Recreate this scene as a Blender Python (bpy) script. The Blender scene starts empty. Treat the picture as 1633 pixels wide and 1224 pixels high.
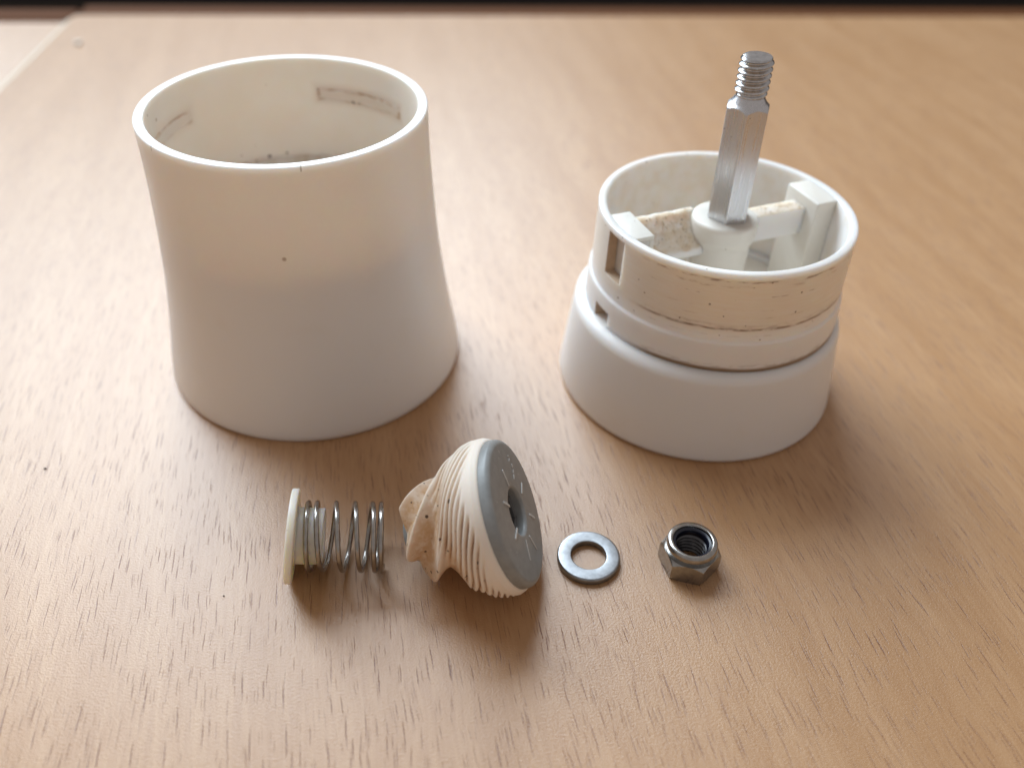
import bpy, bmesh, math, random
from math import sin, cos, pi, radians as rad, atan2, sqrt
from mathutils import Vector, Matrix, noise as mnoise
random.seed(7)
S = 0.001                                    # everything below is written in millimetres
sc = bpy.context.scene
col = sc.collection

# ------------------------------------------------------------------ camera
cd = bpy.data.cameras.new("camera"); cam = bpy.data.objects.new("camera", cd); col.objects.link(cam)
PITCH, ROLL = rad(39.76), rad(1.97)
right = Vector((1, 0, 0)); fwd = Vector((0, cos(PITCH), -sin(PITCH))); up = Vector((0, sin(PITCH), cos(PITCH)))
r2 = cos(ROLL)*right + sin(ROLL)*up; u2 = -sin(ROLL)*right + cos(ROLL)*up
M = Matrix((r2, u2, -fwd)).transposed().to_4x4(); M.translation = Vector((0, 0, 130.9*S))
cam.matrix_world = M
cd.sensor_fit = 'HORIZONTAL'; cd.sensor_width = 36; cd.lens = 1375.7/1633*36
cd.clip_start = 0.005; cd.clip_end = 30
cd.dof.use_dof = True; cd.dof.focus_distance = 0.157; cd.dof.aperture_fstop = 9.5
sc.camera = cam
# ------------------------------------------------------------------ light
w = bpy.data.worlds.new("World"); sc.world = w; w.use_nodes = True
bg = w.node_tree.nodes["Background"]; bg.inputs[0].default_value = (1.0, 0.905, 0.855, 1); bg.inputs[1].default_value = 0.265
def window_light(name, loc, target, sx, sy, power, colr):
    l = bpy.data.lights.new(name, 'AREA'); l.shape = 'RECTANGLE'; l.size = sx; l.size_y = sy
    l.energy = power; l.color = colr
    o = bpy.data.objects.new(name, l); col.objects.link(o); o.location = loc
    o.rotation_euler = (Vector(target)-Vector(loc)).to_track_quat('-Z', 'Y').to_euler()
    return o
window_light("window_light", (-1.25, 1.95, 1.85), (-0.85, 0.0, 0.9), 2.6, 2.2, 134, (0.76, 0.89, 1.0))
sc.view_settings.view_transform = 'Standard'; sc.view_settings.look = 'None'
sc.view_settings.exposure = 0.46; sc.view_settings.gamma = 1
sc.cycles.use_denoising = True
sc.cycles.max_bounces = 12; sc.cycles.diffuse_bounces = 6; sc.cycles.glossy_bounces = 6
sc.cycles.caustics_reflective = False; sc.cycles.caustics_refractive = False

# ------------------------------------------------------------------ node helpers
class NT:
    def __init__(s, name):
        s.m = bpy.data.materials.new(name); s.m.use_nodes = True; s.t = s.m.node_tree; s.n = s.t.nodes
        s.b = s.n["Principled BSDF"]; s.tc = s.n.new("ShaderNodeTexCoord")
        s.mm = s.vm('MULTIPLY', s.tc.outputs["Object"], (1000, 1000, 1000))
    def put(s, inp, v):
        if isinstance(v, bpy.types.NodeSocket): s.t.links.new(v, inp)
        elif v is not None: inp.default_value = v
    def vm(s, op, a, b=None, out=0):
        n = s.n.new("ShaderNodeVectorMath"); n.operation = op; s.put(n.inputs[0], a); s.put(n.inputs[1], b); return n.outputs[out]
    def ma(s, op, a, b=None, c=None):
        n = s.n.new("ShaderNodeMath"); n.operation = op; s.put(n.inputs[0], a); s.put(n.inputs[1], b); s.put(n.inputs[2], c); return n.outputs[0]
    def sep(s, v):
        n = s.n.new("ShaderNodeSeparateXYZ"); s.put(n.inputs[0], v); return n.outputs
    def comb(s, x, y, z=0.0):
        n = s.n.new("ShaderNodeCombineXYZ"); s.put(n.inputs[0], x); s.put(n.inputs[1], y); s.put(n.inputs[2], z); return n.outputs[0]
    def noise(s, vec, scale, detail=3, rough=.55, out=0, dist=0.0):
        n = s.n.new("ShaderNodeTexNoise"); s.put(n.inputs["Vector"], vec); n.inputs["Scale"].default_value = scale
        n.inputs["Detail"].default_value = detail; n.inputs["Roughness"].default_value = rough; n.inputs["Distortion"].default_value = dist
        return n.outputs[out]
    def vor(s, vec, scale, dim='3D'):
        n = s.n.new("ShaderNodeTexVoronoi"); n.voronoi_dimensions = dim; s.put(n.inputs["Vector"], vec); n.inputs["Scale"].default_value = scale
        return n.outputs["Distance"], n.outputs["Color"]
    def ss(s, v, a, b, lo=0.0, hi=1.0):          # smoothstep remap
        n = s.n.new("ShaderNodeMapRange"); n.interpolation_type = 'SMOOTHSTEP'; s.put(n.inputs[0], v)
        n.inputs[1].default_value = a; n.inputs[2].default_value = b; n.inputs[3].default_value = lo; n.inputs[4].default_value = hi
        return n.outputs[0]
    def mix(s, f, a, b, mode='MIX'):
        n = s.n.new("ShaderNodeMix"); n.data_type = 'RGBA'; n.blend_type = mode
        s.put(n.inputs[0], f)
        for i, v in ((6, a), (7, b)):
            if isinstance(v, tuple): v = (*v[:3], 1)
            s.put(n.inputs[i], v)
        return n.outputs[2]
    def bump(s, h, dist, strength=1.0):
        n = s.n.new("ShaderNodeBump"); s.put(n.inputs["Height"], h); n.inputs["Distance"].default_value = dist*S; n.inputs["Strength"].default_value = strength
        s.t.links.new(n.outputs[0], s.b.inputs["Normal"]); return n
    def set(s, **k):
        for a, v in k.items():
            a = a.replace('_', ' ')
            if isinstance(v, tuple) and len(v) == 3 and a in ("Base Color", "Specular Tint"): v = (*v, 1)
            s.put(s.b.inputs[a], v)
        return s
    def specks(s, vec, scale, r, frac, dim='3D'):
        d, c = s.vor(vec, scale, dim); cs = s.sep(c)
        big = s.ma('MULTIPLY', cs[1], r)
        m = s.ma('LESS_THAN', d, big)
        return s.ma('MULTIPLY', m, s.ma('LESS_THAN', cs[0], frac))

# ------------------------------------------------------------------ materials
def wood():
    k = NT("beech_laminate"); x, y, z = k.sep(k.mm)
    gx, gy = -0.2064, 0.9785                                    # grain direction on the table
    v = k.ma('ADD', k.ma('MULTIPLY', x, gx), k.ma('MULTIPLY', y, gy))
    u = k.ma('SUBTRACT', k.ma('MULTIPLY', x, gy), k.ma('MULTIPLY', y, gx))
    wob = k.noise(k.comb(k.ma('MULTIPLY', u, .05), k.ma('MULTIPLY', v, .03)), 1, 3)
    u = k.ma('ADD', u, k.ma('MULTIPLY', k.ma('SUBTRACT', wob, .5), 3.5))
    jit = k.ma('MULTIPLY', k.ma('SUBTRACT', k.noise(k.mm, 1.6, 2), .5), .22)
    uj = k.ma('ADD', u, jit)
    tone = k.noise(k.comb(k.ma('MULTIPLY', u, .11), k.ma('MULTIPLY', v, .012)), 1, 4)
    fine = k.noise(k.comb(k.ma('MULTIPLY', u, 1.3), k.ma('MULTIPLY', v, .07)), 1, 4, .65)
    base = k.mix(k.ss(tone, .3, .72), WOOD_A, WOOD_B)
    base = k.mix(k.ss(fine, .3, .72, 0, .5), base, WOOD_C)
    dash = None
    for su, sv, thr, frac, st, off in ((1.2, 38, .105, .85, 1.0, 0), (1.05, 26, .10, .85, .95, 37.3), (.8, 14, .11, .75, .7, 91.7), (1.6, 42, .085, .8, 1.0, 153.1), (1.4, 30, .085, .8, 1.0, 211.7), (1.0, 20, .09, .8, .8, 303.1)):
        d, c = k.vor(k.comb(k.ma('DIVIDE', k.ma('ADD', uj, off), su), k.ma('DIVIDE', k.ma('ADD', v, off*3), sv)), 1, '2D')
        cs = k.sep(c)
        m = k.ss(d, thr*.35, thr, 1, 0)
        m = k.ma('MULTIPLY', m, k.ma('LESS_THAN', cs[0], frac)); m = k.ma('MULTIPLY', m, k.ma('MULTIPLY_ADD', cs[1], .7*st, .3*st))
        dash = m if dash is None else k.ma('MAXIMUM', dash, m)
    brk = k.ss(k.noise(k.mm, 2.2, 2), .3, .55, .45, 1)
    dash = k.ma('MULTIPLY', dash, brk)
    base = k.mix(dash, base, WOOD_D)
    k.set(Base_Color=base, Roughness=WOOD_ROUGH, Specular_IOR_Level=WOOD_SPEC)
    h = k.ma('ADD', k.noise(k.mm, 2.7, 3, .65), k.ma('MULTIPLY', dash, -.4))
    k.bump(h, .10, WOOD_BUMP)
    return k.m
WOOD_A, WOOD_B, WOOD_C, WOOD_D = (.43, .234, .106), (.50, .292, .148), (.36, .178, .074), (.145, .044, .016)
WOOD_ROUGH, WOOD_SPEC, WOOD_BUMP = .33, .72, .85

def plastic(name, colr=(.81, .79, .77), sss=1.0, radius=(2.5, 2.15, 1.8), rough=.38, speck=.25, extra=None):
    k = NT(name)
    smear = k.ss(k.noise(k.mm, .12, 4), .55, .8, 0, .18)
    base = k.mix(smear, colr, (colr[0]*.92, colr[1]*.85, colr[2]*.74))
    if extra: base = extra(k, base)
    if speck:
        sp = k.specks(k.mm, .34, .085, speck)
        base = k.mix(k.ma('MULTIPLY', sp, .6), base, (.26, .17, .10))
    scuff = k.noise(k.comb(k.ma('MULTIPLY', k.sep(k.mm)[0], 1.0), k.sep(k.mm)[1], k.ma('MULTIPLY', k.sep(k.mm)[2], .35)), .35, 5, .7)
    k.set(Base_Color=base, Roughness=k.ss(scuff, .32, .68, rough*.8, rough*1.35), Subsurface_Weight=sss, Subsurface_Radius=(radius[0], radius[1], radius[2]), Subsurface_Scale=S, IOR=1.48)
    k.bump(k.noise(k.mm, 3.0, 2), .02, .25)
    return k.m
def polar(k):
    x, y, z = k.sep(k.mm); th = k.ma('ARCTAN2', y, x); return th, k.ma('SQRT', k.ma('ADD', k.ma('MULTIPLY', x, x), k.ma('MULTIPLY', y, y))), z
def body_dirt(k, base):
    th, r, z = polar(k)
    inner = k.ma('LESS_THAN', r, 27.2)
    base = k.mix(k.ma('MULTIPLY', inner, k.ss(k.noise(k.mm, .09, 4), .2, .75, .25, .6)), base, (.76, .69, .58))
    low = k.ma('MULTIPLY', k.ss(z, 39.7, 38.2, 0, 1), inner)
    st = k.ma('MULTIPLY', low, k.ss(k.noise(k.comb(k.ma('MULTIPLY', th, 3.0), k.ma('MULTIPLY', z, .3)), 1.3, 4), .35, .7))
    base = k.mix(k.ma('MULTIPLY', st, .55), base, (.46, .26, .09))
    x_, y_, _ = k.sep(k.mm); th2 = k.ma('ARCTAN2', k.ma('MULTIPLY', y_, -1), k.ma('MULTIPLY', x_, -1))
    nn = k.noise(k.comb(k.ma('MULTIPLY', th, 6.0), z), .9, 4)
    for t_, mid, half, am in ((th, 63.5, 24.5, .8), (th2, -1.5, 23.5, .5)):
        sd = k.ma('MAXIMUM', k.ma('SUBTRACT', k.ma('MULTIPLY', k.ma('ABSOLUTE', k.ma('SUBTRACT', t_, rad(mid))), 26.7), rad(half)*26.7),
                  k.ma('SUBTRACT', k.ma('ABSOLUTE', k.ma('SUBTRACT', z, 53.5)), 1.15))
        m = k.ma('MULTIPLY', k.ss(k.ma('ABSOLUTE', sd), .05, .8, 1, 0), k.ss(nn, .38, .66, .05, 1))
        m = k.ma('MAXIMUM', m, k.ma('MULTIPLY', k.ss(sd, 2.2, -.5), .30))
        base = k.mix(k.ma('MULTIPLY', k.ma('MULTIPLY', m, inner), am), base, (.46, .27, .11))
    sp = k.ma('MULTIPLY', inner, k.specks(k.mm, .26, .11, .4))
    base = k.mix(k.ma('MULTIPLY', sp, .55), base, (.28, .20, .12))
    for a_, z_, rr in ((116.9, 38.9, .55), (107.9, 39.2, .38), (70, 52.4, .55), (66.5, 52.5, .4)):
        d = k.vm('DISTANCE', k.mm, (26.7*cos(rad(a_)), 26.7*sin(rad(a_)), z_), out=1)
        base = k.mix(k.ss(d, rr*.5, rr*1.1, .85, 0), base, (.12, .07, .04))
    d = k.vm('DISTANCE', k.mm, (29.6*cos(rad(-82.2)), 29.6*sin(rad(-82.2)), 43.3), out=1)
    base = k.mix(k.ss(d, .25, .65, .6, 0), base, (.30, .18, .10))
    rim = k.ma('GREATER_THAN', z, 60.6)                      # little nicks in the rim
    for a_ in (-132.5, 45.9, 87.0, -71.3, -5.2, 57.3):
        dd = k.ma('ABSOLUTE', k.ma('SUBTRACT', k.ma('ADD', th, k.ma('MULTIPLY', k.ma('SUBTRACT', r, 28), .006)), rad(a_)))
        base = k.mix(k.ma('MULTIPLY', k.ma('MULTIPLY', rim, k.ss(dd, .002, .008, .8, 0)), k.ss(r, 27.2, 28.6)), base, (.40, .38, .36))
    return base
def sleeve_dirt(k, base):
    th, r, z = polar(k)
    vec = k.comb(k.ma('MULTIPLY', th, 2.2), k.ma('MULTIPLY', z, .9))
    streak = k.noise(vec, 1.6, 5, .6)
    band = k.ma('MULTIPLY', k.ss(z, 29.5, 32.5), k.ma('GREATER_THAN', r, 25.8))
    band = k.ma('MULTIPLY', band, k.ss(z, 43.5, 42.8)); base = k.mix(k.ma('MULTIPLY', band, k.ss(streak, .2, .7, .2, .42)), base, (.72, .62, .46))
    # rubbed-in dirt lines running round the sleeve
    for zc, wd, am, a, b in ((31.6, .45, 1.1, .33, .56), (32.3, .8, .35, .45, .62), (30.0, .18, .4, .48, .62), (22.1, .95, 1.25, .15, .4), (22.9, 1.0, .5, .45, .65), (42.5, .42, .85, .47, .62), (41.3, .6, .4, .52, .66), (39.2, .18, .7, .54, .64), (36.1, .12, .35, .54, .64), (34.4, .2, .35, .5, .62)):
        zz = k.ma('ADD', z, k.ma('MULTIPLY', k.ma('SUBTRACT', k.noise(k.comb(k.ma('MULTIPLY', th, 1.5), zc), 1.1, 2), .5), .7))
        m = k.ss(k.ma('ABSOLUTE', k.ma('SUBTRACT', zz, zc)), 0, wd, 1, 0)
        m = k.ma('MULTIPLY', m, k.ss(k.noise(k.comb(k.ma('MULTIPLY', th, 8.0), k.ma('MULTIPLY', z, 1.3), zc*1.7), 1.0, 4, .65), a, b))
        m = k.ma('MULTIPLY', m, k.ma('MULTIPLY', k.ma('GREATER_THAN', r, 25.8), k.ss(th, -2.5, -2.1)))
        base = k.mix(k.ma('MULTIPLY', m, am*.8), base, (.27, .155, .07))
    inn = k.ma('LESS_THAN', r, 25.9)
    base = k.mix(k.ma('MULTIPLY', inn, k.ss(k.noise(k.mm, .3, 4), .35, .7, 0, .3)), base, (.68, .58, .42))
    sp = k.ma('MULTIPLY', k.specks(k.mm, .62, .15, .4), k.ma('GREATER_THAN', z, 29))
    return k.mix(k.ma('MULTIPLY', sp, .8), base, (.13, .075, .04))
def powder(k, base):
    geo = k.n.new('ShaderNodeNewGeometry'); nz = k.sep(geo.outputs['Normal'])[2]; lie = k.ss(nz, .35, .7); clean = base
    n = k.noise(k.mm, .42, 4, .65)
    base = k.mix(k.ss(n, .25, .65, .3, .85), base, (.68, .535, .36))
    base = k.mix(k.ss(k.noise(k.mm, 1.2, 4, .7), .55, .75, 0, .45), base, (.50, .36, .21))
    base = k.mix(k.ma('MULTIPLY', k.specks(k.mm, .9, .2, .4), .85), base, (.12, .07, .04))
    return k.mix(lie, clean, base)

def ceramic():
    k = NT("ceramic")
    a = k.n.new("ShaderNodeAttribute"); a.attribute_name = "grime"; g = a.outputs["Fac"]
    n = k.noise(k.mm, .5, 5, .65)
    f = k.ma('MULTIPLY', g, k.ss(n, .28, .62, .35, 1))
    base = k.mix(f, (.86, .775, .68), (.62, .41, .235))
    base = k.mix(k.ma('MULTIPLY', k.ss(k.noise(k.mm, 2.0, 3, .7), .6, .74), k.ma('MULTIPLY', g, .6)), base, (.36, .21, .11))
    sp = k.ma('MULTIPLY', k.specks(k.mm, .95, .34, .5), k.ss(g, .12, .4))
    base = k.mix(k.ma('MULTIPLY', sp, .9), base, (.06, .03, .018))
    k.set(Base_Color=base, Roughness=.62, Subsurface_Weight=.25, Subsurface_Radius=(1.2, .8, .5), Subsurface_Scale=S)
    k.bump(k.noise(k.mm, 2.6, 4, .6), .08, .5)
    return k.m
def metal(name, colr, rough, bump=.0, brush=0.0, dark=.0):
    k = NT(name)
    n = k.noise(k.mm, .8, 4, .6)
    base = k.mix(k.ss(n, .35, .7), colr, tuple(c*(1-.22-dark) for c in colr))
    r = k.ss(k.noise(k.mm, 1.7, 4, .65),   .3, .7, rough*.9, rough*1.15)
    if brush:
        x, y, z = k.sep(k.mm)
        b = k.noise(k.comb(k.ma('MULTIPLY', x, 2.5), k.ma('MULTIPLY', y, 2.5), k.ma('MULTIPLY', z, .06)), 1, 4, .7)
        base = k.mix(k.ss(b, .35, .68, 0, .5), colr, tuple(c*.84 for c in colr)); r = k.ss(b, .3, .7, rough*.75, rough*1.3)
        sp = k.specks(k.mm, .8, .12, .35); base = k.mix(k.ma('MULTIPLY', sp, .7), base, (.07, .055, .045))
    elif bump: k.bump(n, .05, bump)
    k.set(Base_Color=base, Roughness=r, Metallic=1.0)
    return k.m
def plain(name, colr, rough=.5, speck=None, bump=0, spec=.5):
    k = NT(name); base = k.mix(k.ss(k.noise(k.mm, .6, 4), .3, .7), colr, tuple(c*.86 for c in colr))
    if speck: base = k.mix(k.ma('MULTIPLY', k.specks(k.mm, .8, .2, .15), speck), base, (.75, .75, .72))
    k.set(Base_Color=base, Roughness=rough, Specular_IOR_Level=spec)
    if bump: k.bump(k.noise(k.mm, 3, 3), .03, bump)
    return k.m
MAT = dict(
    wood=wood(), body=plastic("white_plastic_body", speck=.12, extra=body_dirt), skirt=plastic("white_plastic_skirt", speck=.05),
    sleeve=plastic("stained_white_plastic", extra=sleeve_dirt, speck=0), powder=plastic("powdered_plastic", extra=powder, speck=0, rough=.7),
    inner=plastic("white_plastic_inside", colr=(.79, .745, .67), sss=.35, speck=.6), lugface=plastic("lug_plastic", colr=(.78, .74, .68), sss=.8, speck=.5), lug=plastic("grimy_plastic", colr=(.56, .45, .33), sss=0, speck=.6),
    pocket=plain("shade_tan_slot_plastic", (.60, .46, .33), .6), nylon=plastic("ivory_nylon", colr=(.82, .79, .72), radius=(2, 1.7, 1.0), speck=.3),  # pocket: shade inside the slots painted in as a tan colour
    ceramic=ceramic(), grey=plain("grey_plastic", (.29, .30, .298), .40, .35, .3), mark=plain("pale_grey_scuff", (.62, .62, .60), .5),
    hole=plain("dark_grey_plastic", (.10, .10, .10), .5),
    alu=metal("brushed_aluminium", (.68, .68, .70), .31, brush=.03, dark=-.14), thread=metal("bright_thread_metal", (.62, .62, .63), .22),
    spring=metal("spring_steel", (.42, .40, .38), .22), washer=metal("zinc_plated_steel", (.33, .34, .355), .36, bump=.04),
    nut=metal("nut_steel", (.42, .41, .395), .20, bump=.02), nut_thread=metal("dark_nut_thread", (.10, .10, .105), .3), insert=plain("blue_black_nylon", (.008, .010, .022), .25),  # nut_thread: darker metal than the nut body
    wall=plain("dark_wall_paint", (.02, .014, .010), .8), floor=plain("dark_floor_boards", (.02, .013, .009), .6), seam=plain("pale_seam_strip", (.72, .62, .46), .5), lip=plain("brown_edge_band", (.11, .042, .016), .8, spec=.05), dust=plain("tan_grounds", (.62, .49, .33), .9), crumb=plain("pepper_crumb", (.045, .03, .02), .8), pale=plain("pale_crumb", (.8, .78, .72), .8),
)

# ------------------------------------------------------------------ mesh helpers
class MB:
    def __init__(s): s.v = []; s.f = []; s.mi = []; s.grime = None
    def add(s, vs, fs, mi=0, T=None):
        o = len(s.v); s.v += [tuple(T @ Vector(p)) if T else tuple(p) for p in vs]
        s.f += [tuple(i+o for i in f) for f in fs]; s.mi += [mi]*len(fs); return s
    def build(s, name, mats, parent=None, angle=38, T=None, bevel=0, merge=False):
        me = bpy.data.meshes.new(name)
        me.from_pydata([tuple(c*S for c in (T @ Vector(p) if T else p)) for p in s.v], [], s.f)
        mats = mats if isinstance(mats, list) else [mats]
        for m in mats: me.materials.append(m)
        for p, i in zip(me.polygons, s.mi): p.material_index = i
        bm = bmesh.new(); bm.from_mesh(me)
        if merge: bmesh.ops.remove_doubles(bm, verts=bm.verts, dist=1e-6)
        bmesh.ops.recalc_face_normals(bm, faces=bm.faces)
        if bevel:
            es = [e for e in bm.edges if len(e.link_faces) == 2 and e.calc_face_angle(0) > rad(30)]
            bmesh.ops.bevel(bm, geom=es, offset=bevel*S, segments=3, profile=.5, affect='EDGES')
        bm.to_mesh(me); bm.free()
        if s.grime:
            at = me.attributes.new("grime", 'FLOAT', 'POINT'); at.data.foreach_set("value", s.grime)
        me.shade_smooth(); me.set_sharp_from_angle(angle=rad(angle))
        o = bpy.data.objects.new(name, me); col.objects.link(o)
        if parent: o.parent = parent
        return o
def fillet(pts, n=5):
    """pts: (r, z, radius) -> polyline with the corners rounded"""
    out = []
    for i, (r, z, q) in enumerate(pts):
        p = Vector((r, z))
        if not q or i in (0, len(pts)-1): out.append((r, z)); continue
        a = Vector(pts[i-1][:2])-p; b = Vector(pts[i+1][:2])-p
        q = min(q, a.length*.49, b.length*.49); a.normalize(); b.normalize()
        for t in range(n+1):
            t /= n; P0, P2 = p+a*q, p+b*q
            w_ = (1-t)**2*P0+2*t*(1-t)*p+t*t*P2; out.append((w_.x, w_.y))
    return out
def revolve(mb, prof, seg=128, closed=False, mi=0, T=None, thetas=None, skip=None):
    full = thetas is None
    th = thetas or [2*pi*i/seg for i in range(seg)]
    n = len(th); vs = []; idx = []
    for r, z in prof:
        if r < 1e-6: idx.append([len(vs)]*n); vs.append((0, 0, z))
        else: idx.append(list(range(len(vs), len(vs)+n))); vs += [(r*cos(t), r*sin(t), z) for t in th]
    fs = []; m = len(prof)
    for j in range(m if closed else m-1):
        A, B = idx[j], idx[(j+1) % m]
        for i in range(n):
            k = (i+1) % n
            if skip and skip(th[i], prof[j], prof[(j+1) % m]): continue
            q = []
            for x in (A[i], A[k], B[k], B[i]):
                if x not in q: q.append(x)
            if len(q) > 2: fs.append(tuple(q))
    return mb.add(vs, fs, mi, T)
def box(mb, x0, x1, y0, y1, z0, z1, mi=0, T=None):
    v = [(x, y, z) for x in (x0, x1) for y in (y0, y1) for z in (z0, z1)]
    return mb.add(v, [(0, 1, 3, 2), (4, 6, 7, 5), (0, 4, 5, 1), (2, 3, 7, 6), (0, 2, 6, 4), (1, 5, 7, 3)], mi, T)
def prism(mb, poly, z0, z1, mi=0, T=None):
    n = len(poly); v = [(x, y, z0) for x, y in poly]+[(x, y, z1) for x, y in poly]
    f = [tuple(range(n))[::-1], tuple(range(n, 2*n))]+[(i, (i+1) % n, n+(i+1) % n, n+i) for i in range(n)]
    return mb.add(v, f, mi, T)
def tube(mb, path, r, seg=12, mi=0):
    P = [Vector(p) for p in path]; n = len(P); vs = []; fs = []
    ref = Vector((0, 0, 1)); prevu = None
    for i in range(n):
        d = (P[min(i+1, n-1)]-P[max(i-1, 0)]).normalized()
        u_ = prevu-d*prevu.dot(d) if prevu else d.orthogonal()
        u_.normalize(); prevu = u_; v_ = d.cross(u_)
        vs += [tuple(P[i]+r*(cos(a)*u_+sin(a)*v_)) for a in [2*pi*k/seg for k in range(seg)]]
    for i in range(n-1):
        for k in range(seg): fs.append((i*seg+k, i*seg+(k+1) % seg, (i+1)*seg+(k+1) % seg, (i+1)*seg+k))
    fs.append(tuple(range(seg))[::-1]); fs.append(tuple(range((n-1)*seg, n*seg)))
    return mb.add(vs, fs, mi)
def axis_frame(c, d, roll=0):
    """matrix taking local +Z to direction d, origin to c (mm)"""
    z = Vector(d).normalized(); h = Vector((-z.y, z.x, 0)).normalized(); v = z.cross(h)
    return Matrix.Translation(Vector(c)) @ Matrix((h, v, z)).transposed().to_4x4() @ Matrix.Rotation(roll, 4, 'Z')
def thing(name, label, cat, loc=(0, 0, 0), rz=0):
    o = bpy.data.objects.new(name, None); col.objects.link(o); o.empty_display_size = .01
    o.location = Vector(loc)*S; o.rotation_euler = (0, 0, rz); o["label"] = label; o["category"] = cat; return o
def interp(tab, x):
    for (a, fa), (b, fb) in zip(tab, tab[1:]):
        if a <= x <= b:
            t = (x-a)/(b-a); return fa+(fb-fa)*t
    return tab[-1][1] if x > tab[-1][0] else tab[0][1]
def smooth_tab(tab, lo, hi, n):
    raw = [(lo+(hi-lo)*i/n, interp(tab, lo+(hi-lo)*i/n)) for i in range(n+1)]
    for _ in range(3):
        raw = [raw[0]]+[(raw[i][0], (raw[i-1][1]+2*raw[i][1]+raw[i+1][1])/4) for i in range(1, n)]+[raw[-1]]
    return raw

# ------------------------------------------------------------------ setting
def slab(name, poly, z1, th):
    mb = MB(); prism(mb, poly, z1-th, z1); o = mb.build(name, MAT['wood'], bevel=.5); o["kind"] = "structure"; return o
def edge_y(x): return 437.0+.0*x
# seam between the two table tops runs through (-210,410) and (-203.8,342.5)
sx = lambda y: -202.2+(y-325.8)*(-210.5+202.2)/(410-325.8)
fy = lambda x: 437.0+(x+6.3)*.1035           # far edge of the main top
slab("table_top", [(sx(-250)+.6, -250), (900, -250), (900, fy(900)), (sx(415)+.6, fy(-209))], 0, 24)
slab("table_top", [(-1000, -250), (sx(-250)-.6, -250), (sx(404.8)-.6, 404.8), (-1000, 322)], 0, 24)
mb = MB(); prism(mb, [(sx(-250)-.55, -250), (sx(-250)+.55, -250), (sx(414)+.55, 414), (sx(405)-.55, 405)], -24, -.15); o = mb.build("seam_strip", MAT['seam']); o["kind"] = "structure"
mb = MB(); prism(mb, [(sx(415), fy(-209)+.2), (900, fy(900)+.2), (900, fy(900)+17), (sx(430), fy(-209)+17)], -24, -.6); o = mb.build("edge_strip", MAT['lip'], bevel=1.5); o["kind"] = "structure"
mb = MB(); prism(mb, [(-1000, 322.2), (sx(405)-.6, 405.0), (sx(428)-.6, 428), (-1000, 345)], -24, -.6); o = mb.build("edge_strip", MAT['lip'], bevel=1.5); o["kind"] = "structure"
mb = MB(); box(mb, -4000, 4000, 2350, 2400, -740, 600); o = mb.build("wall", MAT['wall']); o["kind"] = "structure"
mb = MB(); box(mb, -4000, 4000, -1500, 2350, -760, -742); o = mb.build("floor", MAT['floor']); o["kind"] = "structure"

# ------------------------------------------------------------------ tall sleeve (left)
L = (-47.96, 168.99)
body = thing("mill_housing", "tall white plastic tube with flared foot and empty open top", "mill housing", (*L, 0))
tab = [(0, 34.4), (3, 34.1), (8, 33.3), (15, 32.15), (20, 31.45), (27, 30.55), (35, 29.9), (42, 29.45), (48, 29.15), (55, 28.95), (61.6, 28.95)]
outer = [(r, z) for z, r in smooth_tab(tab, 0, 61.6, 40)]
prof = fillet([(31.6, 0, 0), (33.7, .0, .5)], 3)+[(34.2, .7)]+outer[1:-1]+fillet([(28.95, 60.9, 0), (28.95, 61.6, .7), (26.95, 61.6, .5), (26.85, 61.0, 0)], 4)
prof += [(26.7, 60)]+[(26.7, z) for z in (57, 55.2, 54.8, 54.5, 53.5, 52.5, 52.2, 51.8, 49)]+fillet([(26.7, 45, 0), (26.6, 38.2, .9), (21, 38.0, .5), (20.6, 36.6, .4), (0, 36.4, 0)], 4)
mb = MB(); revolve(mb, prof, 240)
def lug_in(x, y, z):                                            # two raised bayonet lugs on the inner wall
    r = sqrt(x*x+y*y)
    if not (52 < z < 55 and 26 < r < 26.75): return (x, y, z)
    a = math.degrees(atan2(y, x)) % 360
    d = max(min(min(a-39, 88-a), 1.5), min(min(a-155, 202-a), 1.5), 0)/1.5
    k_ = (r-.28*d)/r if 52.4 < z < 54.6 else 1
    return (x*k_, y*k_, z)
mb.v = [lug_in(*p) for p in mb.v]
revolve(mb, fillet([(0, 33.6, 0), (27.0, 33.6, 1), (28.6, 20, 0), (31.6, 0, 0)], 4), 160)
mb.build("shell", MAT['body'], body, merge=True)

# ------------------------------------------------------------------ short base with spindle (right)
R = (43.52, 164.92)
base = thing("grinder_unit", "short white plastic base with grimy stepped sleeve and upright metal spindle", "grinder", (*R, 0))
mb = MB()
revolve(mb, fillet([(29.6, 0, 0), (31.6, 0, .5), (32.1, .9, .4), (29.75, 20.7, 1.35), (27.2, 21.9, 0)], 7), 160)
revolve(mb, [(27.2, 21.9), (24, 21.4), (24, 18), (28.2, 16), (29.6, 0)], 160)
mb.build("skirt", MAT['skirt'], base, merge=True)
# sleeve with two window slots
SC = Matrix.Translation((.6, .45, 0))
s1 = (rad(-159), rad(-146.8)); s2 = (rad(-160.9), rad(-149.6))
ths = sorted(set([-pi+2*pi*i/150 for i in range(150)]+[*s1, *s2]))
outp = fillet([(28.05, 21.2, 0), (28.0, 25.3, 0), (27.75, 28.3, .15), (27.2, 28.75, .2), (27.15, 33.2, 0), (27.0, 42.9, 0), (27.0, 44.2, .45), (25.3, 44.2, .5), (25.0, 43.0, 0)], 4)
inp = [(24.95, 38), (24.9, 30), (24.8, 21.0)]
prof = [(24, 19.5), (28.05, 19.5)]+outp+inp
def skip(t, a, b):
    zm = (a[1]+b[1])/2; outside = a[0] > 26.6 and b[0] > 26.6
    if not outside: return False
    return (s1[0]-1e-6 <= t < s1[1]-1e-6 and 33.1 < zm < 43.0) or (s2[0]-1e-6 <= t < s2[1]-1e-6 and 21.1 < zm < 25.4)
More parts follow.
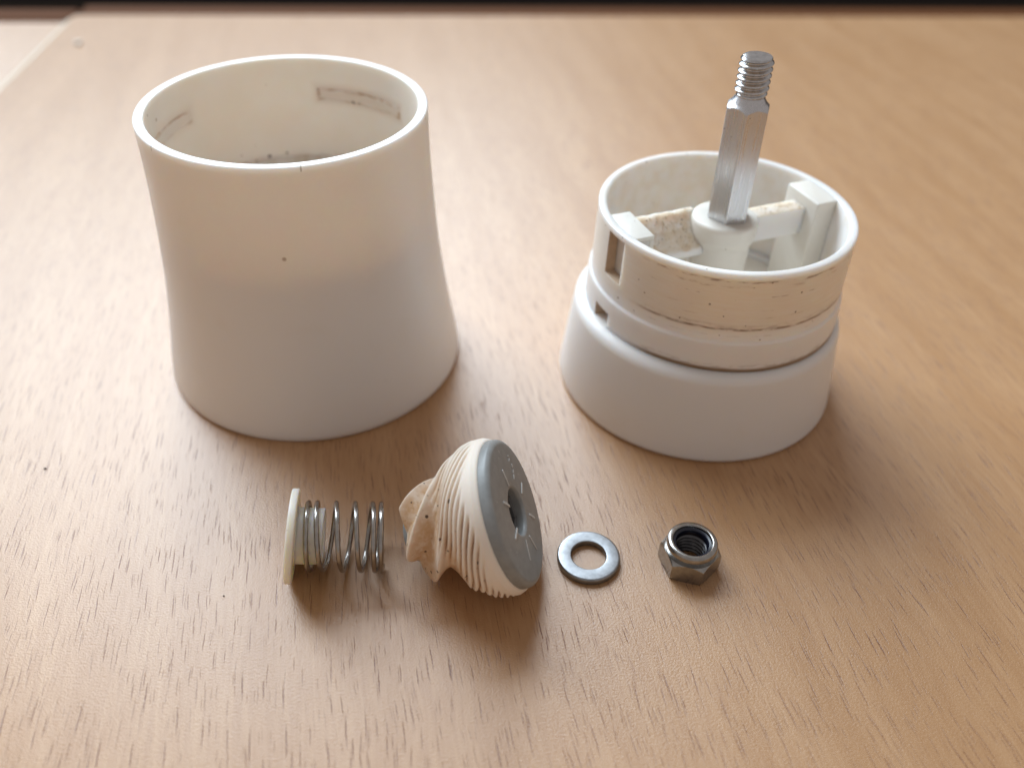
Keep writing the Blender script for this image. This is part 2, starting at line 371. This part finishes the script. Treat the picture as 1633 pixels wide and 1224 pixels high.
mb = MB(); revolve(mb, prof, closed=False, thetas=ths, skip=skip, T=SC)
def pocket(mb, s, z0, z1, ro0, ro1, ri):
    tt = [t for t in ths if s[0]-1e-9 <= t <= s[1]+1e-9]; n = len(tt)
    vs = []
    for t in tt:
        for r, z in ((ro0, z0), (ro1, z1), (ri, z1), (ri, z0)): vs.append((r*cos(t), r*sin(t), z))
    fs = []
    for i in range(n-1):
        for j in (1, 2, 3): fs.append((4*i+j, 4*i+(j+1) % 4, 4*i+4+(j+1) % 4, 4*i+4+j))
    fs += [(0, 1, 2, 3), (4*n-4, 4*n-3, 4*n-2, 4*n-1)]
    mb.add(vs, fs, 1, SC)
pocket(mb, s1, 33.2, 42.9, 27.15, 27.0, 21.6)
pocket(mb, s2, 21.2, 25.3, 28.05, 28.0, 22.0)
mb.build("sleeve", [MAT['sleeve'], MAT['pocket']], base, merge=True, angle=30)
BA = rad(23); RB = Matrix.Translation((.3, .2, 0)) @ Matrix.Rotation(BA, 4, 'Z')
def block(sign):
    u0 = 19.9; w0, w1 = (-5.4, 5.3) if sign > 0 else (-5.3, 5.4)
    arc = lambda r: [(sqrt(r*r-w_*w_), w_) for w_ in [w0+(w1-w0)*i/10 for i in range(11)]]
    fl = lambda P: P if sign > 0 else [(-x, -y) for x, y in P]
    m = MB()
    if sign > 0: prism(m, fl([(u0, w1), (u0, w0)]+arc(25.9)), 20, 43.95, T=RB)
    else:                                        # hollow behind the two slots
        prism(m, fl([(u0, w1), (u0, w0)]+arc(25.6)), 43.0, 43.95, T=RB)
        prism(m, fl([(u0, w1), (u0, w0), (21.0, w0), (21.0, w1)]), 20, 42.99, T=RB)
        for a, b in ((w0, w0+.45), (w1-.45, w1)): prism(m, fl([(21.0, a), (25.5, a), (25.5, b), (21.0, b)]), 20, 42.99, T=RB)
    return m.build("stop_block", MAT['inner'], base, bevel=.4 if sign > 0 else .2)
block(1); block(-1)
mb = MB(); box(mb, 4, 20.5, -2.0, 2.2, 35.2, 41.5, T=RB); mb.build("arm", MAT['powder'], base, bevel=.35)
# left arm: a ramp that slopes down to the near side, under caked powder
sec = [(5.6, 42.1), (4.6, 42.0), (1.5, 39.9), (-1.4, 37.6), (-2.3, 36.6), (-2.6, 35.6), (-2.0, 34.6), (5.6, 34.2)]
sec = [(a, b) for a, b in fillet([(a, b, .5) for a, b in sec], 3)]
n = 26; vs = []; fs = []; m_ = len(sec)
for i in range(n+1):
    uu = -20.5+16.0*i/n
    for (a, b) in sec:
        k_ = mnoise.noise(Vector((uu*.5, a*.5, b*.5)))*.22+mnoise.noise(Vector((uu*1.7, a*1.7, 3)))*.12 if b > 36.5 else 0
        vs.append((uu, a, b+k_-max(0, (-9-uu))*.0))
for i in range(n):
    for j in range(m_): fs.append((i*m_+j, i*m_+(j+1) % m_, (i+1)*m_+(j+1) % m_, (i+1)*m_+j))
fs += [tuple(range(m_)), tuple(range(n*m_, n*m_+m_))]
mb = MB(); mb.add(vs, fs, 0, RB); mb.build("arm", MAT['powder'], base, angle=60)
mb = MB(); revolve(mb, fillet([(6.2, 20, 0), (6.3, 36.5, .5), (7.1, 38.2, .6), (7.1, 42.1, 1.0), (3.0, 42.35, .3), (0, 42.35, 0)], 5), 72, T=Matrix.Translation((.7, .3, 0)))
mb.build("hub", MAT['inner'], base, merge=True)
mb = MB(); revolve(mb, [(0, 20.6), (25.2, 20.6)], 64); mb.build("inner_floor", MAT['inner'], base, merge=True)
# loose grounds lying on the arm, the hub and the stop blocks
def grounds(name, spots, m, parent, lo=.07, hi=.24):
    mb = MB(); ico = [(0, 0, 1), (.94, 0, -.33), (-.47, .82, -.33), (-.47, -.82, -.33), (.4, .5, .5)]
    for x, y, z in spots:
        q = random.uniform(lo, hi)*random.choice((.6, .8, 1, 1.25)); R_ = Matrix.Rotation(random.uniform(0, 6.3), 4, Vector((random.random()-.5, random.random()-.5, random.random()+.1)).normalized())
        vs = [tuple(R_ @ (Vector(p)*q*random.uniform(.7, 1.2))) for p in ico]
        mb.add([(x+a, y+b, z+c*.7) for a, b, c in vs], [(0, 1, 4), (0, 4, 2), (1, 2, 4), (0, 2, 3), (0, 3, 1), (1, 3, 2)])
    o = mb.build(name, m, parent, angle=20); o["kind"] = "stuff"; return o
def ramp_z(w_): return interp([(-2.3, 36.7), (-1.4, 37.6), (1.5, 39.9), (4.6, 42.0), (5.6, 42.1)], w_)
pts = []
for _ in range(420):
    uu = -random.uniform(5.5, 19.5); w_ = random.triangular(-2.2, 5.4, random.choice((-1.5, 3.5)))
    p = RB @ Vector((uu, w_, ramp_z(w_)+.12)); pts.append(tuple(p))
for _ in range(90):
    p = RB @ Vector((random.uniform(7, 19.5), random.uniform(-1.9, 2.0), 41.56)); pts.append(tuple(p))
random.shuffle(pts)
grounds("pale_grounds", pts[:230], MAT['dust'], base); grounds("dark_grounds", pts[230:330], MAT['crumb'], base, .05, .15)
# spindle: hexagonal rod with turned shoulder and threaded end
sp0 = Vector((1.05, .35, 42)); sp1 = Vector((.55, 0, 75.7)); TS = axis_frame(sp0, sp1-sp0)
TS = Matrix.Translation(sp0) @ Vector((0, 0, 1)).rotation_difference(sp1-sp0).to_matrix().to_4x4()
AP = 3.98; vang = rad(-105); N = 96
def hexr(a): return AP/cos(((a-vang+pi/6+10*pi) % (pi/3))-pi/6) if False else AP/cos((((a-vang) % (pi/3))-pi/6))
mb = MB(); vs = []; fs = []; zs = [-1.5, 0, 8, 16, 23.4]+[23.6+.12*i for i in range(14)]+[25.5, 25.9, 26.3]
def cone_r(z): return interp([(23.3, 4.75), (24.2, 4.35), (25.1, 3.45), (25.9, 2.95), (26.3, 2.75)], z) if z > 23.3 else 9
angs = sorted(set([2*pi*i/N for i in range(N)]+[(vang+pi/3*i) % (2*pi) for i in range(6)])); N = len(angs)
for z in zs:
    for a in angs:
        r = min(hexr(a), 4.52, cone_r(z)); vs.append((r*cos(a), r*sin(a), z))
for j in range(len(zs)-1):
    for i in range(N): fs.append((j*N+i, j*N+(i+1) % N, (j+1)*N+(i+1) % N, (j+1)*N+i))
fs.append(tuple(range((len(zs)-1)*N, len(zs)*N)))
mb.add(vs, fs); spin = mb.build("spindle", MAT['alu'], base, angle=22, T=TS)
def thread_mesh(r_maj, r_min, pitch, z0, z1, seg=48, sub=8, inward=False):
    mb = MB(); vs = []; fs = []; turns = (z1-z0)/pitch; n = int((z1-z0)/pitch*sub)
    for j in range(n+1):
        for i in range(seg):
            a = 2*pi*i/seg; z = z0+(z1-z0)*j/n
            ph = ((z-z0)/pitch-a/(2*pi)) % 1
            t_ = abs(2*ph-1); t_ = max(0, min(1, (t_-.10)/.74))
            r = r_min+(r_maj-r_min)*(1-t_)
            if not inward:
                e = min((z-z0)/.8, 1); r = 2.7+(r-2.7)*e if z < z0+.8 else r
                r = min(r, r_maj-max(0, z-(z1-.7))*.75)
            vs.append((r*cos(a), r*sin(a), z))
    for j in range(n):
        for i in range(seg): fs.append((j*seg+i, j*seg+(i+1) % seg, (j+1)*seg+(i+1) % seg, (j+1)*seg+i))
    if not inward: fs.append(tuple(range(n*seg, n*seg+seg)))
    mb.add(vs, fs); return mb
tm = thread_mesh(3.25, 2.62, 1.2, 26.2, 33.8, sub=20)
tm.build("thread", MAT['thread'], spin, angle=50, T=TS)

# ------------------------------------------------------------------ ceramic burr on its side
CA, CE = rad(-.64), rad(23.76)
nrm = Vector((cos(CA)*cos(CE), sin(CA)*cos(CE), sin(CE))); cc = Vector((1.79, 103.64, 15.31))
burr = thing("grinding_burr", "cream ceramic grinding cone with spiral lobes and grey end cap lying on its side", "grinding burr", (1.79-10, 103.64, 0))
TB = Matrix.Translation(-Vector((1.79-10, 103.64, 0))) @ axis_frame(cc, nrm)   # local z = outward face normal
RT = [(1.9, 13.55), (2.2, 13.85), (3.0, 14.2), (5, 14.25), (6.5, 13.95), (8.5, 13.1), (10, 12.35), (11.5, 11.45), (14, 10.3), (16.5, 9.6), (18.5, 8.95), (19.7, 8.3)]
def sstep(a, b, x):
    t = max(0, min(1, (x-a)/(b-a))); return t*t*(3-2*t)
NB, NT_, LOB, FL = 480, 130, 5, 30
def burr_r(t, th):
    r = interp(RT, t)
    # five big helical blades towards the small end, crest at ph = 0
    ph = (LOB*(th-LOBE_TW*(t-6))/(2*pi)+LOBE_PH) % 1
    c = abs(2*ph-1); c = c**1.55
    c = c-.10*max(0, (c-.8)/.2)**2
    d1 = sstep(6.5, 14.5, t)*3.5*(1-c)
    # fine slanted flutes in the middle band
    p2 = (FL*(th-FL_TW*(t-6)+.012*sin(1.1*t+3*th)+.018*sin(7*th))/(2*pi)) % 1
    saw = math.exp(-((p2-.5)/.19)**2)
    d2 = saw*(1.05+.2*sin(5.0*th+2))*sstep(3.6, 5.4, t+.5*sin(th*5+1))*(1-sstep(9.0, 13.5, t))*(.5+.5*sstep(.0, .4, c if ph < .5 else c+.15))
    return r-d1-d2, d1, d2
LOBE_TW, LOBE_PH, FL_TW = .18, .732, .18
mb = MB(); vs = []; fs = []; gr = []
tl = [1.9+(19.7-1.9)*i/NT_ for i in range(NT_+1)]
for t in tl:
    for i in range(NB):
        a = 2*pi*i/NB; r, d1, d2 = burr_r(t, a); vs.append((r*cos(a), r*sin(a), -t))
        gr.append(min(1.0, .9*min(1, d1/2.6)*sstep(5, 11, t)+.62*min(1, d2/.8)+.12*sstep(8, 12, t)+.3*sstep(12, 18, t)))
for j in range(NT_):
    for i in range(NB): fs.append((j*NB+i, j*NB+(i+1) % NB, (j+1)*NB+(i+1) % NB, (j+1)*NB+i))
o_ = len(vs); vs += [(4.6*cos(2*pi*i/NB), 4.6*sin(2*pi*i/NB), -19.2) for i in range(NB)]; gr += [.7]*NB
for i in range(NB): fs.append((NT_*NB+i, NT_*NB+(i+1) % NB, o_+(i+1) % NB, o_+i))
o2 = len(vs); vs += [(11*cos(2*pi*i/NB), 11*sin(2*pi*i/NB), -2.0) for i in range(NB)]; gr += [0]*NB
for i in range(NB): fs.append((i, (i+1) % NB, o2+(i+1) % NB, o2+i))
mb.add(vs, fs); mb.grime = gr
mb.build("ceramic_cone", MAT['ceramic'], burr, T=TB, angle=55)
mb = MB(); revolve(mb, fillet([(12.2, -2.6, 0), (13.4, -2.5, .1), (13.45, -1.5, .3), (13.3, -.5, .6), (12.6, 0, .8), (4.45, 0, .35), (4.15, -.5, .2), (4.1, -9, 0)], 5), 128)
cap = mb.build("end_cap", MAT['grey'], burr, T=TB, merge=True)
mb = MB(); revolve(mb, [(4.1, -9), (0, -9)], 48); revolve(mb, fillet([(4.09, -1.6, 0), (3.7, -1.9, .2), (3.6, -9, 0)], 3), 6)
mb.build("bore", MAT['hole'], cap, T=TB, angle=20)
mb = MB(); revolve(mb, fillet([(4.55, -17, 0), (4.5, -20.7, .4), (2.9, -20.7, .3), (2.8, -17, 0)], 4), 48); mb.build("core_tube", MAT['grey'], burr, T=TB, merge=True)
# raised ticks on the cap: (h, v) pairs measured on the face
marks = [((3.18, 7.59), (2.22, 4.41), .34), ((8.0, -1.3), (5.6, -1.6), .30), ((-3.3, 6.3), (-2.0, 3.7), .34), ((3.7, -5.3), (5.0, -8.0), .30),
         ((-4.0, 0.0), (-6.9, .5), .36), ((-3.4, -4.0), (-6.2, -6.4), .22), ((-1.2, -5.6), (-1.4, -9.3), .20)]
def tick(a, b, wd):
    a, b = Vector((*a, 0)), Vector((*b, 0)); d = b-a; ln = d.length
    T = TB @ Matrix.Translation(a) @ Matrix.Rotation(atan2(d.y, d.x), 4, 'Z')
    m = MB(); prism(m, [(0, -wd/2), (ln*.5, -wd*.42), (ln, -wd/2), (ln, wd/2), (ln*.5, wd*.55), (0, wd/2)], -.05, .13)
    return m.build("tick_mark", MAT['mark'], cap, T=T, bevel=.04)
for a, b, wd in marks: tick(a, b, wd*1.35)
for a, b, wd in [((8.7, 5.6), (8.9, 5.0), .22), ((8.6, 5.0), (7.9, 4.9), .18), ((8.2, 3.8), (7.9, 3.2), .4), ((7.6, 3.0), (6.9, 2.75), .2), ((6.7, 2.6), (5.8, 2.3), .24)]: tick(a, b, wd)

# ------------------------------------------------------------------ bushing and spring
fa, fe = rad(6.07), rad(-8.61); fn = Vector((cos(fa)*cos(fe), sin(fa)*cos(fe), sin(fe))); fc = Vector((-39.64, 101.94, 8.49))
bush = thing("spring_bushing", "ivory plastic flanged bushing inside the left end of the spring", "bushing", (-38, 102, 0))
TF = Matrix.Translation(-Vector((-38, 102, 0))) @ axis_frame(fc, fn)
mb = MB(); revolve(mb, fillet([(3.4, 0, 0), (8.58, 0, .35), (8.58, 1.35, .3), (5.2, 1.35, .1), (5.15, 1.6, 0)], 4), 96); revolve(mb, [(3.4, 0), (3.4, 1.6), (5.15, 1.6)], 96)
mb.build("flange", MAT['nylon'], bush, T=TF, merge=True)
C0 = Vector((-37.0, 102.6, 7.75)); C1 = Vector((-23.6, 103.9, 6.66)); sd = (C1-C0).normalized()
TT = Matrix.Translation(-Vector((-38, 102, 0))) @ axis_frame(fc+fn*1.2+Vector((0, .25, -.1)), fn*.4+sd*.6)
mb = MB(); revolve(mb, fillet([(5.15, 0, 0), (5.1, 5.1, .3), (3.9, 5.1, .2), (3.9, 0, 0)], 4), 72); mb.build("tube", MAT['nylon'], bush, T=TT, merge=True)
spr = thing("coil_spring", "small steel compression spring lying on its side over the ivory bushing", "spring", (-30, 103, 0))
TSP = axis_frame((0, 0, 0), sd)
h_ = TSP.to_3x3() @ Vector((1, 0, 0)); v_ = TSP.to_3x3() @ Vector((0, 1, 0)); LEN = (C1-C0).length
tab = [(-.4, .25), (0, .65), (1, 2.35), (2, 6.0), (3, 9.4), (4, 12.55), (5, 13.9), (5.45, 14.35)]
path = []; N0, N1 = -.4, 5.45; NS = 420
zt = [interp(tab, N0+(N1-N0)*i/NS) for i in range(NS+1)]
for _ in range(30): zt = [zt[0]]+[(zt[i-1]+2*zt[i]+zt[i+1])/4 for i in range(1, NS)]+[zt[-1]]
for i in range(NS+1):
    a = 2*pi*(N0+(N1-N0)*i/NS)+pi/2
    path.append(C0+sd*zt[i]+6.1*(cos(a)*h_+sin(a)*v_)-Vector((-30, 103, 0)))
mb = MB(); tube(mb, path, .46, 14); mb.build("wire", MAT['spring'], spr)

# ------------------------------------------------------------------ washer and lock nut
ws = MB(); revolve(ws, fillet([(3.35, .8, 0), (3.35, 0, .25), (6.0, 0, .35), (6.0, 1.4, .45), (3.35, 1.4, .2), (3.35, .8, 0)], 5), 112)
o = ws.build("flat_washer", MAT['washer'], merge=True); o.location = Vector((15.70, 105.67, .02))*S
o["label"] = "flat round steel washer lying between grey capped cone and nut"; o["category"] = "washer"
nut = thing("lock_nut", "steel hexagon lock nut with dark blue nylon ring inside its rim", "nut", (34.75, 105.9, 0))
AFN = 5.0; hv = rad(-73.5); mb = MB(); vs = []; fs = []
angs = sorted(set([round(2*pi*i/90, 6) for i in range(90)]+[round((hv+pi/3*i) % (2*pi), 6) for i in range(6)])); N = len(angs)
def hexn(a): return AFN/cos(((a-hv) % (pi/3))-pi/6)
def chamf(z):   # conical chamfers top and bottom
    return min(5.15+z*1.5, 5.1+(4.45-z)*1.45 if z < 4.4 else 5.1)
zs = [0, .12, .25, .4, .6, 1, 2, 3, 3.5]+[3.6+.08*i for i in range(9)]+[4.3, 4.4]
for z in zs:
    for a in angs:
        r = min(hexn(a), 5.2+z*1.6, 5.02+max(0, 4.42-z)*1.0); vs.append((r*cos(a), r*sin(a), z))
for j in range(len(zs)-1):
    for i in range(N): fs.append((j*N+i, j*N+(i+1) % N, (j+1)*N+(i+1) % N, (j+1)*N+i))
lo = [len(vs)+i for i in range(N)]; vs += [(3.1*cos(a), 3.1*sin(a), 0) for a in angs]
hi = [len(vs)+i for i in range(N)]; vs += [(4.4*cos(a), 4.4*sin(a), 4.4) for a in angs]
k0 = (len(zs)-1)*N
for i in range(N):
    fs.append((i, (i+1) % N, lo[(i+1) % N], lo[i])); fs.append((k0+i, k0+(i+1) % N, hi[(i+1) % N], hi[i]))
mb.add(vs, fs); hexo = mb.build("hex_body", MAT['nut'], nut, angle=24)
mb = MB(); revolve(mb, fillet([(4.6, 4.2, 0), (4.62, 4.7, .2), (4.85, 5.5, .5), (4.6, 6.45, .9), (3.7, 6.5, .45), (3.55, 6.0, .2), (3.5, 5.6, 0)], 6), 80)
mb.build("collar", MAT['nut'], nut, merge=True)
mb = MB(); revolve(mb, fillet([(3.6, 5.95, 0), (3.1, 5.85, .25), (2.95, 5.4, .2), (2.95, 4.4, .1), (3.3, 4.2, 0)], 5), 72); mb.build("nylon_insert", MAT['insert'], nut, merge=True)
tm = thread_mesh(3.15, 2.62, .95, 0, 4.5, sub=9, inward=True); tm.build("thread", MAT['nut_thread'], nut, angle=50)

# ------------------------------------------------------------------ crumbs on the table
def crumb(x, y, s, m, label):
    bm = bmesh.new(); bmesh.ops.create_icosphere(bm, subdivisions=2, radius=s*S)
    for v in bm.verts: v.co *= 1+.35*mnoise.noise(v.co/S*1.7+Vector((x, y, 0))); v.co.z *= .45
    me = bpy.data.meshes.new("crumb"); bm.to_mesh(me); bm.free(); me.materials.append(m)
    o = bpy.data.objects.new("crumb", me); col.objects.link(o); o.location = Vector((x, y, s*.4))*S; o["label"] = label; o["category"] = "crumb"
crumb(-96.5, 124.6, .27, MAT['crumb'], "dark pepper crumb on the pale table left of the tall tube")
crumb(-50.9, 94.5, .16, MAT['crumb'], "tiny black speck on the table just below the ivory bushing")
crumb(-192.8, 377.3, 1.6, MAT['pale'], "blurred pale crumb near the seam at the far left table corner")
